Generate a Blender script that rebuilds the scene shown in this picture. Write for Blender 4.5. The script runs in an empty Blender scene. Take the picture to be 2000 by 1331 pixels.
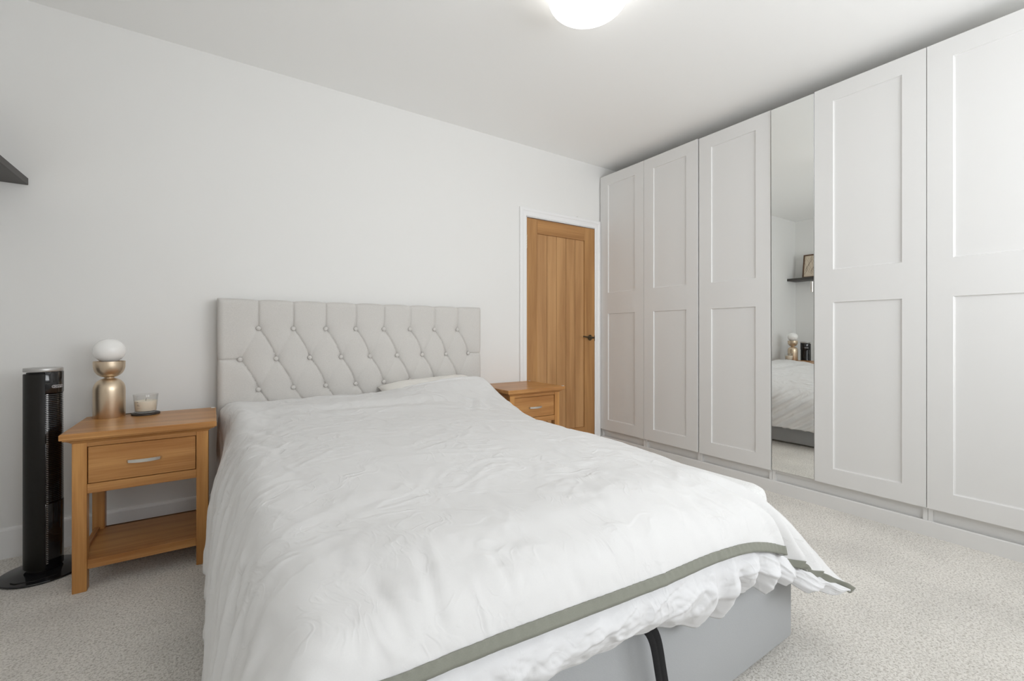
import bpy, bmesh, math, random
from mathutils import Vector, Matrix, noise
random.seed(7)
sc = bpy.context.scene
COL = sc.collection

# ------------------------------------------------------------------ camera
CAM_H, F_PX, YAW = 1.009, 869.4, 0.5931
cam_d = bpy.data.cameras.new('camera'); cam = bpy.data.objects.new('camera', cam_d); COL.objects.link(cam)
cam.location = (0, 0, CAM_H); cam.rotation_euler = (math.pi/2, 0, -YAW)
cam_d.sensor_fit = 'HORIZONTAL'; cam_d.sensor_width = 36.0; cam_d.lens = F_PX*36/2000
cam_d.shift_x = -(1000.8-1000)/2000; cam_d.shift_y = (651.9-665.5)/2000
cam_d.clip_start = .02; cam_d.clip_end = 60
sc.camera = cam

# ------------------------------------------------------------------ world, lights, exposure
sc.view_settings.view_transform = 'Standard'; sc.view_settings.look = 'None'
sc.view_settings.gamma = 1.0; sc.view_settings.use_curve_mapping = False
sc.view_settings.exposure = 0.03
sc.cycles.max_bounces = 14; sc.cycles.diffuse_bounces = 9; sc.cycles.glossy_bounces = 6
sc.cycles.transmission_bounces = 8; sc.cycles.transparent_max_bounces = 12
sc.cycles.sample_clamp_indirect = 6.0
w = bpy.data.worlds.new('sky'); sc.world = w; w.use_nodes = True
bg = w.node_tree.nodes['Background']; bg.inputs[0].default_value = (.80, .90, 1.0, 1); bg.inputs[1].default_value = 1.0

def area(name, loc, rot, sx, sy, power, color):
    l = bpy.data.lights.new(name, 'AREA'); l.shape = 'RECTANGLE'; l.size = sx; l.size_y = sy
    l.energy = power; l.color = color
    o = bpy.data.objects.new(name, l); COL.objects.link(o); o.location = loc; o.rotation_euler = rot
    return o
# daylight arriving at the bay window and an added side window behind the camera
FRONT_Y = -0.95
area('daylight_bay', (1.95, FRONT_Y-.16, 1.55), (math.radians(116), 0, 0), 1.7, 1.25, 47, (.96, .98, 1.0))
area('side_fill', (.50, FRONT_Y-.16, 1.55), (math.radians(112), 0, math.radians(-12)), .75, 1.25, 18, (.96, .98, 1.0))  # added fill, placed to light the wardrobe but not the duvet's left flank

# ------------------------------------------------------------------ materials
def sRGB(r, g, b):
    f = lambda c: ((c/255+.055)/1.055)**2.4 if c/255 > .04045 else c/255/12.92
    return (f(r), f(g), f(b), 1)
def new_mat(name):
    m = bpy.data.materials.new(name); m.use_nodes = True
    nt = m.node_tree; return m, nt, nt.nodes['Principled BSDF']
def noise_bump(nt, bsdf, scale, strength, dist, detail=4, coord='Object', vec=None, rough=.6):
    tc = nt.nodes.new('ShaderNodeTexCoord'); n = nt.nodes.new('ShaderNodeTexNoise')
    n.inputs['Scale'].default_value = scale; n.inputs['Detail'].default_value = detail; n.inputs['Roughness'].default_value = rough
    if vec:
        mp = nt.nodes.new('ShaderNodeMapping'); mp.inputs['Scale'].default_value = vec
        nt.links.new(tc.outputs[coord], mp.inputs[0]); nt.links.new(mp.outputs[0], n.inputs['Vector'])
    else: nt.links.new(tc.outputs[coord], n.inputs['Vector'])
    b = nt.nodes.new('ShaderNodeBump'); b.inputs['Strength'].default_value = strength; b.inputs['Distance'].default_value = dist
    nt.links.new(n.outputs[0], b.inputs['Height']); nt.links.new(b.outputs[0], bsdf.inputs['Normal'])
    return n, b
def plain(name, col, rough=.5, metal=0, bump=None, spec=.5, coat=0):
    m, nt, p = new_mat(name)
    p.inputs['Base Color'].default_value = col; p.inputs['Roughness'].default_value = rough
    p.inputs['Metallic'].default_value = metal; p.inputs['Specular IOR Level'].default_value = spec
    p.inputs['Coat Weight'].default_value = coat
    if bump: noise_bump(nt, p, *bump)
    return m
def oak(name, grain, light, dark, rough=.33):
    m, nt, p = new_mat(name)
    tc = nt.nodes.new('ShaderNodeTexCoord'); mp = nt.nodes.new('ShaderNodeMapping')
    s = [14.0, 14.0, 14.0]; s[grain] = .9; mp.inputs['Scale'].default_value = s
    nt.links.new(tc.outputs['Object'], mp.inputs[0])
    n1 = nt.nodes.new('ShaderNodeTexNoise'); n1.inputs['Scale'].default_value = 1.0; n1.inputs['Detail'].default_value = 3; n1.inputs['Distortion'].default_value = .7
    nt.links.new(mp.outputs[0], n1.inputs['Vector'])
    mp2 = nt.nodes.new('ShaderNodeMapping'); s2 = [160.0]*3; s2[grain] = 5.0; mp2.inputs['Scale'].default_value = s2
    nt.links.new(tc.outputs['Object'], mp2.inputs[0])
    n2 = nt.nodes.new('ShaderNodeTexNoise'); n2.inputs['Scale'].default_value = 1.0; n2.inputs['Detail'].default_value = 4
    nt.links.new(mp2.outputs[0], n2.inputs['Vector'])
    mx = nt.nodes.new('ShaderNodeMath'); mx.operation = 'MULTIPLY_ADD'; mx.inputs[1].default_value = .45
    nt.links.new(n2.outputs[0], mx.inputs[0]); nt.links.new(n1.outputs[0], mx.inputs[2])
    r = nt.nodes.new('ShaderNodeValToRGB'); r.color_ramp.elements[0].position = .50; r.color_ramp.elements[1].position = .92
    r.color_ramp.elements[0].color = dark; r.color_ramp.elements[1].color = light
    nt.links.new(mx.outputs[0], r.inputs[0]); nt.links.new(r.outputs[0], p.inputs['Base Color'])
    p.inputs['Roughness'].default_value = rough; p.inputs['Specular IOR Level'].default_value = .4
    b = nt.nodes.new('ShaderNodeBump'); b.inputs['Strength'].default_value = .25; b.inputs['Distance'].default_value = .0006
    nt.links.new(n2.outputs[0], b.inputs['Height']); nt.links.new(b.outputs[0], p.inputs['Normal'])
    return m
def fabric(name, col, weave=900, strength=.25, dist=.0006, sheen=.2, mott=.06):
    m, nt, p = new_mat(name)
    tc = nt.nodes.new('ShaderNodeTexCoord')
    n = nt.nodes.new('ShaderNodeTexNoise'); n.inputs['Scale'].default_value = weave; n.inputs['Detail'].default_value = 2
    mp = nt.nodes.new('ShaderNodeMapping'); mp.inputs['Scale'].default_value = (.35, 1, 1)
    nt.links.new(tc.outputs['Object'], mp.inputs[0]); nt.links.new(mp.outputs[0], n.inputs['Vector'])
    r = nt.nodes.new('ShaderNodeValToRGB')
    a = [c*(1-mott) for c in col[:3]]+[1]; b_ = [min(1, c*(1+mott)) for c in col[:3]]+[1]
    r.color_ramp.elements[0].position = .3; r.color_ramp.elements[1].position = .7
    r.color_ramp.elements[0].color = a; r.color_ramp.elements[1].color = b_
    nt.links.new(n.outputs[0], r.inputs[0]); nt.links.new(r.outputs[0], p.inputs['Base Color'])
    p.inputs['Roughness'].default_value = .9; p.inputs['Sheen Weight'].default_value = sheen; p.inputs['Specular IOR Level'].default_value = .2
    b = nt.nodes.new('ShaderNodeBump'); b.inputs['Strength'].default_value = strength; b.inputs['Distance'].default_value = dist
    nt.links.new(n.outputs[0], b.inputs['Height']); nt.links.new(b.outputs[0], p.inputs['Normal'])
    return m

M_wall = plain('wall_paint', (.79, .785, .77, 1), .75, bump=(60, .08, .002))
M_ceil = plain('ceiling_paint', (.93, .93, .92, 1), .8, bump=(45, .08, .002))
M_trim = plain('trim_gloss_white', (.84, .84, .84, 1), .35)
M_ward = plain('wardrobe_foil', (.735, .73, .72, 1), .55, bump=(400, .05, .0004))
M_carc = plain('carcass_board', (.70, .69, .67, 1), .5)
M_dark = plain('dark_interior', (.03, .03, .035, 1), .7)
M_drawgrey = plain('drawer_grey', (.16, .18, .2, 1), .5)
M_mirror = plain('mirror_silver', (.90, .915, .90, 1), 0.0, 1.0)
M_chrome = plain('brushed_nickel', (.70, .68, .64, 1), .28, 1.0)
M_brass = plain('champagne_brass', (.70, .575, .43, 1), .37, 1.0, bump=(500, .03, .0003))
M_bronze = plain('antique_bronze', (.10, .075, .045, 1), .35, .9)
M_shelf = plain('dark_shelf', (.055, .05, .045, 1), .5, bump=(80, .1, .001))
M_blkgl = plain('black_gloss', (.006, .006, .007, 1), .12, coat=.3)
M_blkmat = plain('black_satin', (.012, .0105, .009, 1), .42, spec=.25)
M_base = plain('black_base_gloss', (.012, .012, .013, 1), .10)
M_silver = plain('silver_plastic', (.50, .49, .48, 1), .35, .7)
M_logo = plain('logo_white', (.78, .77, .79, 1), .4)
M_strap = fabric('black_webbing', (.012, .012, .013, 1), 500, .5, .0008, .1)
M_wax = plain('candle_wax', (.92, .86, .74, 1), .6)
M_coaster = plain('coaster_dark', (.03, .024, .02, 1), .5)
M_ink = plain('label_ink', (.12, .09, .07, 1), .6)
M_paper = plain('print_paper', (.66, .56, .44, 1), .8)
M_frame = plain('frame_walnut', (.10, .05, .025, 1), .45)
M_guard = plain('clear_guard', (.72, .72, .70, 1), .25)
M_oakx = oak('oak_grain_x', 0, sRGB(196, 145, 88), sRGB(154, 101, 52))
M_oakz = oak('oak_grain_z', 2, sRGB(198, 145, 84), sRGB(156, 101, 52))
M_oaky = oak('oak_grain_y', 1, sRGB(196, 144, 90), sRGB(150, 98, 52))
M_door = oak('door_oak', 2, sRGB(186, 140, 88), sRGB(154, 110, 66), .5)
M_doord = oak('door_core_oak', 2, sRGB(80, 50, 24), sRGB(60, 38, 18), .6)
M_doorp = oak('door_plank_oak', 2, sRGB(190, 146, 98), sRGB(162, 118, 74), .5)
M_doorx = oak('door_rail_oak', 0, sRGB(182, 135, 83), sRGB(150, 105, 61), .5)
M_head = fabric('headboard_linen', sRGB(205, 202, 198), 700, .35, .0008, .15, .07)
M_bedb = fabric('bed_base_linen', sRGB(176, 178, 180), 800, .3, .0006, .15, .05)
M_duvet = fabric('white_cotton', (.71, .705, .70, 1), 1400, .12, .0003, .1, .015)
M_flap = fabric('white_cotton_underside', (.74, .74, .75, 1), 1400, .12, .0003, .1, .015)
M_pillow = fabric('cream_cotton', (.79, .77, .73, 1), 1300, .12, .0003, .1, .015)
M_sage = fabric('sage_trim', sRGB(136, 137, 127), 1200, .2, .0004, .1, .05)
M_matt = fabric('mattress_ticking', (.72, .72, .71, 1), 300, .2, .001)

def cloth_creases(m, layers):
    nt = m.node_tree; p = nt.nodes['Principled BSDF']
    tc = nt.nodes.new('ShaderNodeTexCoord')
    n0 = nt.nodes.new('ShaderNodeTexNoise'); n0.inputs['Scale'].default_value = 4; n0.inputs['Detail'].default_value = 2
    nt.links.new(tc.outputs['Object'], n0.inputs['Vector'])
    for (scale, vec, strength, dist) in layers:
        prev = p.inputs['Normal'].links[0].from_node
        ad = nt.nodes.new('ShaderNodeMixRGB'); ad.blend_type = 'ADD'; ad.inputs[0].default_value = .30
        nt.links.new(tc.outputs['Object'], ad.inputs[1]); nt.links.new(n0.outputs[1], ad.inputs[2])
        mp = nt.nodes.new('ShaderNodeMapping'); mp.inputs['Scale'].default_value = vec; nt.links.new(ad.outputs[0], mp.inputs[0])
        mp.inputs['Rotation'].default_value = (0, 0, scale*.37)
        n = nt.nodes.new('ShaderNodeTexNoise'); n.inputs['Scale'].default_value = scale; n.inputs['Detail'].default_value = 1.5
        nt.links.new(mp.outputs[0], n.inputs['Vector'])
        # thin ridges where the noise crosses its middle value
        a = nt.nodes.new('ShaderNodeMath'); a.operation = 'SUBTRACT'; a.inputs[1].default_value = .5; nt.links.new(n.outputs[0], a.inputs[0])
        ab = nt.nodes.new('ShaderNodeMath'); ab.operation = 'ABSOLUTE'; nt.links.new(a.outputs[0], ab.inputs[0])
        mr = nt.nodes.new('ShaderNodeMapRange'); mr.interpolation_type = 'SMOOTHSTEP'
        mr.inputs['From Min'].default_value = 0; mr.inputs['From Max'].default_value = .085; mr.inputs['To Min'].default_value = 1; mr.inputs['To Max'].default_value = 0
        nt.links.new(ab.outputs[0], mr.inputs['Value'])
        # patchy: creases fade in and out
        n2 = nt.nodes.new('ShaderNodeTexNoise'); n2.inputs['Scale'].default_value = scale*.35; nt.links.new(tc.outputs['Object'], n2.inputs['Vector'])
        m2 = nt.nodes.new('ShaderNodeMapRange'); m2.inputs['From Min'].default_value = .42; m2.inputs['From Max'].default_value = .68; nt.links.new(n2.outputs[0], m2.inputs['Value'])
        mu = nt.nodes.new('ShaderNodeMath'); mu.operation = 'MULTIPLY'; nt.links.new(mr.outputs[0], mu.inputs[0]); nt.links.new(m2.outputs[0], mu.inputs[1])
        b = nt.nodes.new('ShaderNodeBump'); b.inputs['Strength'].default_value = strength; b.inputs['Distance'].default_value = dist
        nt.links.new(mu.outputs[0], b.inputs['Height']); nt.links.new(prev.outputs[0], b.inputs['Normal'])
        nt.links.new(b.outputs[0], p.inputs['Normal'])
cloth_creases(M_duvet, [(6, (1, .5, 1), .5, .006), (13, (.55, 1, .8), .5, .003), (30, (1, .45, 1), .4, .0015)])
cloth_creases(M_flap, [(9, (1, 1, 1), .5, .006), (24, (1, .6, 1), .4, .002)])

def carpet_mat():
    m, nt, p = new_mat('carpet_loops')
    tc = nt.nodes.new('ShaderNodeTexCoord')
    v = nt.nodes.new('ShaderNodeTexNoise'); v.inputs['Scale'].default_value = 150; v.inputs['Detail'].default_value = 3; v.inputs['Roughness'].default_value = .65; v.inputs['Distortion'].default_value = .6
    nt.links.new(tc.outputs['Object'], v.inputs['Vector'])
    b1 = nt.nodes.new('ShaderNodeTexNoise'); b1.inputs['Scale'].default_value = 3.2; b1.inputs['Detail'].default_value = 3
    nt.links.new(tc.outputs['Object'], b1.inputs['Vector'])
    r = nt.nodes.new('ShaderNodeValToRGB')
    r.color_ramp.elements[0].position = .36; r.color_ramp.elements[1].position = .54
    r.color_ramp.elements[0].color = (.50, .465, .415, 1); r.color_ramp.elements[1].color = (.86, .83, .775, 1)
    nt.links.new(v.outputs[0], r.inputs[0])
    mul = nt.nodes.new('ShaderNodeMixRGB'); mul.blend_type = 'MULTIPLY'; mul.inputs[0].default_value = 1
    r2 = nt.nodes.new('ShaderNodeValToRGB'); r2.color_ramp.elements[0].position = .3; r2.color_ramp.elements[1].position = .6
    r2.color_ramp.elements[0].color = (.86, .86, .86, 1); r2.color_ramp.elements[1].color = (1, 1, 1, 1)
    nt.links.new(b1.outputs[0], r2.inputs[0])
    nt.links.new(r.outputs[0], mul.inputs[1]); nt.links.new(r2.outputs[0], mul.inputs[2])
    nt.links.new(mul.outputs[0], p.inputs['Base Color'])
    p.inputs['Roughness'].default_value = 1; p.inputs['Specular IOR Level'].default_value = .1; p.inputs['Sheen Weight'].default_value = .3
    b = nt.nodes.new('ShaderNodeBump'); b.inputs['Strength'].default_value = .8; b.inputs['Distance'].default_value = .006
    nt.links.new(v.outputs[0], b.inputs['Height']); nt.links.new(b.outputs[0], p.inputs['Normal'])
    return m
M_carpet = carpet_mat()

def opal(name, emit):
    m, nt, p = new_mat(name)
    p.inputs['Base Color'].default_value = (.9, .89, .87, 1); p.inputs['Roughness'].default_value = .25
    p.inputs['Subsurface Weight'].default_value = .5 if not emit else 0
    p.inputs['Subsurface Radius'].default_value = (.05, .05, .05)
    if emit:
        p.inputs['Emission Color'].default_value = (1, .985, .95, 1); p.inputs['Emission Strength'].default_value = emit
    return m
M_opal = opal('opal_globe', 0)
M_lit = opal('lit_opal_glass', 3.1)
def glass(name, rough=.0, ior=1.45):
    m, nt, p = new_mat(name)
    p.inputs['Base Color'].default_value = (.98, .98, .98, 1); p.inputs['Roughness'].default_value = rough
    p.inputs['Transmission Weight'].default_value = 1; p.inputs['IOR'].default_value = ior
    return m

def pane_mat():
    m, nt, p = new_mat('clear_pane'); out = nt.nodes['Material Output']
    t = nt.nodes.new('ShaderNodeBsdfTransparent'); g = nt.nodes.new('ShaderNodeBsdfGlossy'); g.inputs['Roughness'].default_value = .02
    mx = nt.nodes.new('ShaderNodeMixShader'); mx.inputs[0].default_value = .06
    nt.links.new(t.outputs[0], mx.inputs[1]); nt.links.new(g.outputs[0], mx.inputs[2]); nt.links.new(mx.outputs[0], out.inputs[0])
    return m
M_pane = pane_mat()
def thin_glass():
    m, nt, p = new_mat('tumbler_glass'); out = nt.nodes['Material Output']
    t = nt.nodes.new('ShaderNodeBsdfTransparent'); t.inputs[0].default_value = (.975, .975, .97, 1)
    g = nt.nodes.new('ShaderNodeBsdfGlossy'); g.inputs['Roughness'].default_value = .02
    lw = nt.nodes.new('ShaderNodeLayerWeight'); lw.inputs['Blend'].default_value = .5
    pw = nt.nodes.new('ShaderNodeMath'); pw.operation = 'POWER'; pw.inputs[1].default_value = 3.5; nt.links.new(lw.outputs['Facing'], pw.inputs[0])
    sc_ = nt.nodes.new('ShaderNodeMath'); sc_.operation = 'MULTIPLY_ADD'; sc_.inputs[1].default_value = .55; sc_.inputs[2].default_value = .04; nt.links.new(pw.outputs[0], sc_.inputs[0])
    mx = nt.nodes.new('ShaderNodeMixShader')
    nt.links.new(sc_.outputs[0], mx.inputs[0]); nt.links.new(t.outputs[0], mx.inputs[1]); nt.links.new(g.outputs[0], mx.inputs[2]); nt.links.new(mx.outputs[0], out.inputs[0])
    return m
M_glass = thin_glass()

# ------------------------------------------------------------------ mesh helpers
def box(bm, x0, x1, y0, y1, z0, z1, bev=0, seg=2, mat=None):
    vs = [bm.verts.new((x, y, z)) for x in (x0, x1) for y in (y0, y1) for z in (z0, z1)]
    idx = [(0, 1, 3, 2), (4, 6, 7, 5), (0, 4, 5, 1), (2, 3, 7, 6), (0, 2, 6, 4), (1, 5, 7, 3)]
    fs = [bm.faces.new([vs[i] for i in f]) for f in idx]
    if mat is not None:
        for v in vs: v.co = mat @ v.co
    if bev:
        es = list({e for f in fs for e in f.edges})
        bmesh.ops.bevel(bm, geom=es, offset=bev, segments=seg, affect='EDGES', profile=.5)
def loft(bm, rings, close_ends=True, cyclic=True):
    """rings: list of lists of points, same count"""
    R = [[bm.verts.new(p) for p in r] for r in rings]
    n = len(R[0])
    for a, b in zip(R, R[1:]):
        for i in range(n if cyclic else n-1):
            j = (i+1) % n
            bm.faces.new((a[i], a[j], b[j], b[i]))
    if close_ends and cyclic:
        bm.faces.new(R[0][::-1]); bm.faces.new(R[-1])
    return R
def lathe(bm, prof, c=(0, 0, 0), n=48, a0=0, a1=None):
    """prof: list of (r,z)"""
    full = a1 is None
    k = n if full else n+1
    rings = []
    for r, z in prof:
        rings.append([(c[0]+r*math.cos(a0+(2*math.pi if full else (a1-a0))*i/n), c[1]+r*math.sin(a0+(2*math.pi if full else (a1-a0))*i/n), c[2]+z) for i in range(k)])
    R = [[bm.verts.new(p) for p in ring] for ring in rings]
    for a, b in zip(R, R[1:]):
        for i in range(k if full else k-1):
            j = (i+1) % k
            bm.faces.new((a[i], a[j], b[j], b[i]))
    if full:
        for ring, rev in ((R[0], True), (R[-1], False)):
            try: bm.faces.new(ring[::-1] if rev else ring)
            except Exception: pass
    return R
def tube(bm, pts, r, n=10, cap=True):
    pts = [Vector(p) for p in pts]; rings = []
    up = Vector((0, 0, 1))
    for i, p in enumerate(pts):
        t = (pts[min(i+1, len(pts)-1)]-pts[max(i-1, 0)]).normalized()
        u = t.cross(up)
        if u.length < 1e-3: u = t.cross(Vector((1, 0, 0)))
        u.normalize(); v = t.cross(u).normalized()
        rr = r[i] if isinstance(r, (list, tuple)) else r
        rings.append([p+u*rr*math.cos(2*math.pi*k/n)+v*rr*math.sin(2*math.pi*k/n) for k in range(n)])
    loft(bm, rings, cap)
def obj(name, bm, mat, parent=None, smooth=False, angle=40):
    bmesh.ops.remove_doubles(bm, verts=bm.verts, dist=1e-6)
    bmesh.ops.recalc_face_normals(bm, faces=bm.faces)
    me = bpy.data.meshes.new(name); bm.to_mesh(me); bm.free()
    me.materials.append(mat)
    if smooth:
        me.polygons.foreach_set('use_smooth', [True]*len(me.polygons))
        try: me.set_sharp_from_angle(angle=math.radians(angle))
        except Exception: pass
    o = bpy.data.objects.new(name, me); COL.objects.link(o)
    if parent: o.parent = parent
    return o
def tag(o, label, cat, group=None):
    o['label'] = label; o['category'] = cat
    if group: o['group'] = group
    return o
def thing(name, label, cat, loc=(0, 0, 0), group=None, rz=0):
    o = bpy.data.objects.new(name, None); COL.objects.link(o); o.location = loc; o.rotation_euler = (0, 0, rz)
    o.empty_display_size = .1
    return tag(o, label, cat, group)
def struct(name, bm, mat, parent=None, **k):
    o = obj(name, bm, mat, parent, **k)
    if parent is None: o['kind'] = 'structure'
    return o
def BM(): return bmesh.new()
def smooth01(a, b, x):
    t = max(0, min(1, (x-a)/(b-a))); return t*t*(3-2*t)

# ------------------------------------------------------------------ room shell
XL, XR, YB, YF, H, T = -0.95, 3.56, 2.937, FRONT_Y, 2.538, .10
bm = BM(); box(bm, XL-T, XR+T, YF-T, YB+T, -.10, 0); struct('floor', bm, M_carpet)
bm = BM(); box(bm, XL-T, XR+T, YF-T, YB+T, H, H+.1); struct('ceiling', bm, M_ceil)
bm = BM(); box(bm, XL-T, XL, YF, YB, 0, H); struct('wall_left', bm, M_wall)
bm = BM(); box(bm, XR, XR+T, YF, YB, 0, H); struct('wall_right', bm, M_wall)
# back wall with the doorway
DX0, DX1, DZ = 2.108, 2.875, 1.962
bm = BM()
box(bm, XL-T, DX0, YB, YB+T, 0, H); box(bm, DX1, XR+T, YB, YB+T, 0, H); box(bm, DX0, DX1, YB, YB+T, DZ, H)
struct('wall_back', bm, M_wall)
# front wall with the bay window and an added side window for fill (behind the camera)
W1, W2 = (1.15, 2.75), (.12, .90); WZ = (.95, 2.15)
bm = BM()
box(bm, XL-T, W2[0], YF-T, YF, 0, H); box(bm, W2[1], W1[0], YF-T, YF, 0, H); box(bm, W1[1], XR+T, YF-T, YF, 0, H)
for a, b in (W1, W2):
    box(bm, a, b, YF-T, YF, 0, WZ[0]); box(bm, a, b, YF-T, YF, WZ[1], H)
struct('wall_front', bm, M_wall)
for n, (a, b) in enumerate((W1, W2)):
    bm = BM(); fr = .05
    box(bm, a, b, YF-.08, YF-.03, WZ[0], WZ[0]+fr); box(bm, a, b, YF-.08, YF-.03, WZ[1]-fr, WZ[1])
    box(bm, a, a+fr, YF-.08, YF-.03, WZ[0], WZ[1]); box(bm, b-fr, b, YF-.08, YF-.03, WZ[0], WZ[1])
    if n == 0: box(bm, (a+b)/2-.03, (a+b)/2+.03, YF-.08, YF-.03, WZ[0], WZ[1])
    wf = struct('window_%d' % (n+1), bm, M_trim)
    bm = BM(); box(bm, a+.02, b-.02, YF-.058, YF-.052, WZ[0]+.02, WZ[1]-.02); obj('pane', bm, M_pane, wf)
    bm = BM(); box(bm, a-.05, b+.05, YF-.03, YF+.12, WZ[0]-.03, WZ[0], .006); obj('window_sill', bm, M_trim, wf)

def skirting(name, p0, p1, nrm, h=.136, t=.018):
    """skirting board from p0 to p1 with a rounded top edge, nrm points into the room"""
    bm = BM(); prof = [(0, 0), (t, 0), (t, h-.012), (t-.003, h-.005), (t-.008, h), (0, h)]
    rings = [[(p[0]+nrm[0]*d, p[1]+nrm[1]*d, z) for d, z in prof] for p in (p0, p1)]
    loft(bm, rings); return struct(name, bm, M_trim)
skirting('baseboard_back', (XL, YB), (2.045, YB), (0, -1))
skirting('baseboard_left', (XL, YF), (XL, YB-.018), (1, 0))
skirting('baseboard_front', (XL+.018, YF), (2.9, YF), (0, 1))

# door frame: moulded architrave + lining
bm = BM()
prof = [(0, 0), (0, .016), (.006, .020), (.022, .020), (.030, .015), (.044, .013), (.056, .013), (.064, .010), (.066, 0)]  # (from outer edge inward, protrusion)
ox0, ox1, oz = 2.045, 2.9385, 2.030
def arch(seq):
    rings = []
    for (x, z, ix, iz) in seq:
        rings.append([(x+ix*d, YB-pr, z+iz*d) for d, pr in prof])
    loft(bm, rings)
arch([(ox0, 0, 1, 0), (ox0, oz, 1, -1), (ox1, oz, -1, -1), (ox1, 0, -1, 0)])
box(bm, DX0, DX0+.004, YB-.012, YB+.1, 0, DZ); box(bm, DX1-.004, DX1, YB-.012, YB+.1, 0, DZ); box(bm, DX0, DX1, YB-.012, YB+.1, DZ-.004, DZ)
box(bm, DX0, DX0+.016, YB+.045, YB+.1, 0, DZ); box(bm, DX1-.016, DX1, YB+.045, YB+.1, 0, DZ); box(bm, DX0, DX1, YB+.045, YB+.1, DZ-.016, DZ)
struct('trim_1', bm, M_trim)

# oak door, hinged on its left, a little ajar
dw, dh = DX1-DX0-.013, DZ-.013
door = bpy.data.objects.new('door_1', None); COL.objects.link(door); door['kind'] = 'structure'
door.location = (DX0+.007, YB-.002, .004); door.rotation_euler = (0, 0, math.radians(-.7))
th = .036; st, top_r, bot_r = .113, .113, .17
px0, px1, pz0, pz1 = .113, dw-.122, .175, dh-.118
bm = BM(); box(bm, 0, px0, 0, th, 0, dh, .0012, 1); obj('stile', bm, M_door, door)
bm = BM(); box(bm, px1, dw, 0, th, 0, dh, .0012, 1); obj('stile', bm, M_door, door)
bm = BM(); box(bm, px0, px1, 0, th, pz1, dh, .0012, 1); obj('top_rail', bm, M_doorx, door)
bm = BM(); box(bm, px0, px1, 0, th, 0, pz0, .0012, 1); obj('bottom_rail', bm, M_doorx, door)
for i in range(5):
    a = px0+(px1-px0)*i/5; b = px0+(px1-px0)*(i+1)/5
    bm = BM(); box(bm, a+.0013, b-.0013, .007, th-.007, pz0, pz1, .0022, 1); o = obj('plank', bm, M_doorp, door)
bm = BM(); box(bm, px0, px1, .014, th-.014, pz0, pz1); obj('panel_core', bm, M_doord, door)
hx, hz = dw-.058, .968
bm = BM()
prof_r = [(0.0, 0), (.025, 0), (.026, .004), (.022, .008), (.012, .010), (.010, .012), (.0095, .045), (0, .046)]
rings = [[(hx+r*math.cos(2*math.pi*k/28), -z, hz+r*math.sin(2*math.pi*k/28)) for k in range(28)] for r, z in prof_r[1:-1]]
loft(bm, rings); hd = obj('handle_rose', bm, M_bronze, door, True)
bm = BM(); tube(bm, [(hx+.008, -.04, hz), (hx-.01, -.043, hz), (hx-.05, -.043, hz+.003), (hx-.09, -.040, hz+.009), (hx-.108, -.034, hz+.012)], [.009, .009, .0075, .0065, .006], 12)
obj('lever', bm, M_bronze, hd, True)
bm = BM(); box(bm, dw-.003, dw+.004, -.001, .02, hz-.03, hz+.02, .001, 1); obj('latch', bm, M_bronze, door)
for z in (1.70, .22):
    bm = BM()
    for k in range(5):
        lathe(bm, [(.0052, .001), (.0058, .003), (.0058, .019), (.0052, .021)], (-.004, -.006, z+k*.022), 12)
    box(bm, -.0035, .004, -.0025, .0005, z, z+.11); obj('hinge', bm, M_chrome, door, True)
bm = BM(); box(bm, DX0-.2, DX1+.2, YB+.35, YB+.37, 0, H); o = struct('trim_2', bm, M_wall)  # hallway wall behind the door
bm = BM(); tube(bm, [(2.663, YB, 2.040), (2.663, YB-.008, 2.040), (2.663, YB-.011, 2.036), (2.663, YB-.011, 2.020)], .0016, 8)
tag(obj('wall_hook', bm, M_chrome), 'tiny bent metal hook on the wall above the oak door', 'hook')

# ------------------------------------------------------------------ wardrobes
XD = 2.9416; ZB, ZT = .1426, 2.432
def shaker(wd, ht, openings, th=.018, rec=.0085, slope=.0075):
    """door with recessed panels; local x = depth (0 is the front face), y = 0..wd, z = 0..ht"""
    bm = BM(); V = lambda x, y, z: bm.verts.new((x, y, z))
    def q(*p): bm.faces.new([V(*c) for c in p])
    y0, y1 = openings[0][0], openings[0][1]
    def rect(a, b, c, d, x=0): q((x, a, c), (x, b, c), (x, b, d), (x, a, d))
    rect(0, y0, 0, ht); rect(y1, wd, 0, ht)
    zs = [0]
    for o in sorted(openings, key=lambda o: o[2]): zs += [o[2], o[3]]
    zs.append(ht)
    for i in range(0, len(zs), 2): rect(y0, y1, zs[i], zs[i+1])
    for (a, b, c, d) in openings:
        s = slope; A = [(0, a, c), (0, b, c), (0, b, d), (0, a, d)]
        m1 = .35
        I1 = [(rec*.8, a+s*m1, c+s*m1), (rec*.8, b-s*m1, c+s*m1), (rec*.8, b-s*m1, d-s*m1), (rec*.8, a+s*m1, d-s*m1)]
        I = [(rec, a+s, c+s), (rec, b-s, c+s), (rec, b-s, d-s), (rec, a+s, d-s)]
        for P, Q in ((A, I1), (I1, I)):
            for k in range(4):
                l = (k+1) % 4; q(P[k], P[l], Q[l], Q[k])
        q(*I)
    q((th, 0, 0), (th, wd, 0), (th, wd, ht), (th, 0, ht))
    q((0, 0, 0), (th, 0, 0), (th, 0, ht), (0, 0, ht)); q((0, wd, 0), (th, wd, 0), (th, wd, ht), (0, wd, ht))
    q((0, 0, 0), (0, wd, 0), (th, wd, 0), (th, 0, 0)); q((0, 0, ht), (0, wd, ht), (th, wd, ht), (th, 0, ht))
    bmesh.ops.remove_doubles(bm, verts=bm.verts, dist=1e-5)
    return bm
OPZ = [(.092, 1.046), (1.232, 2.199)]
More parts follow.
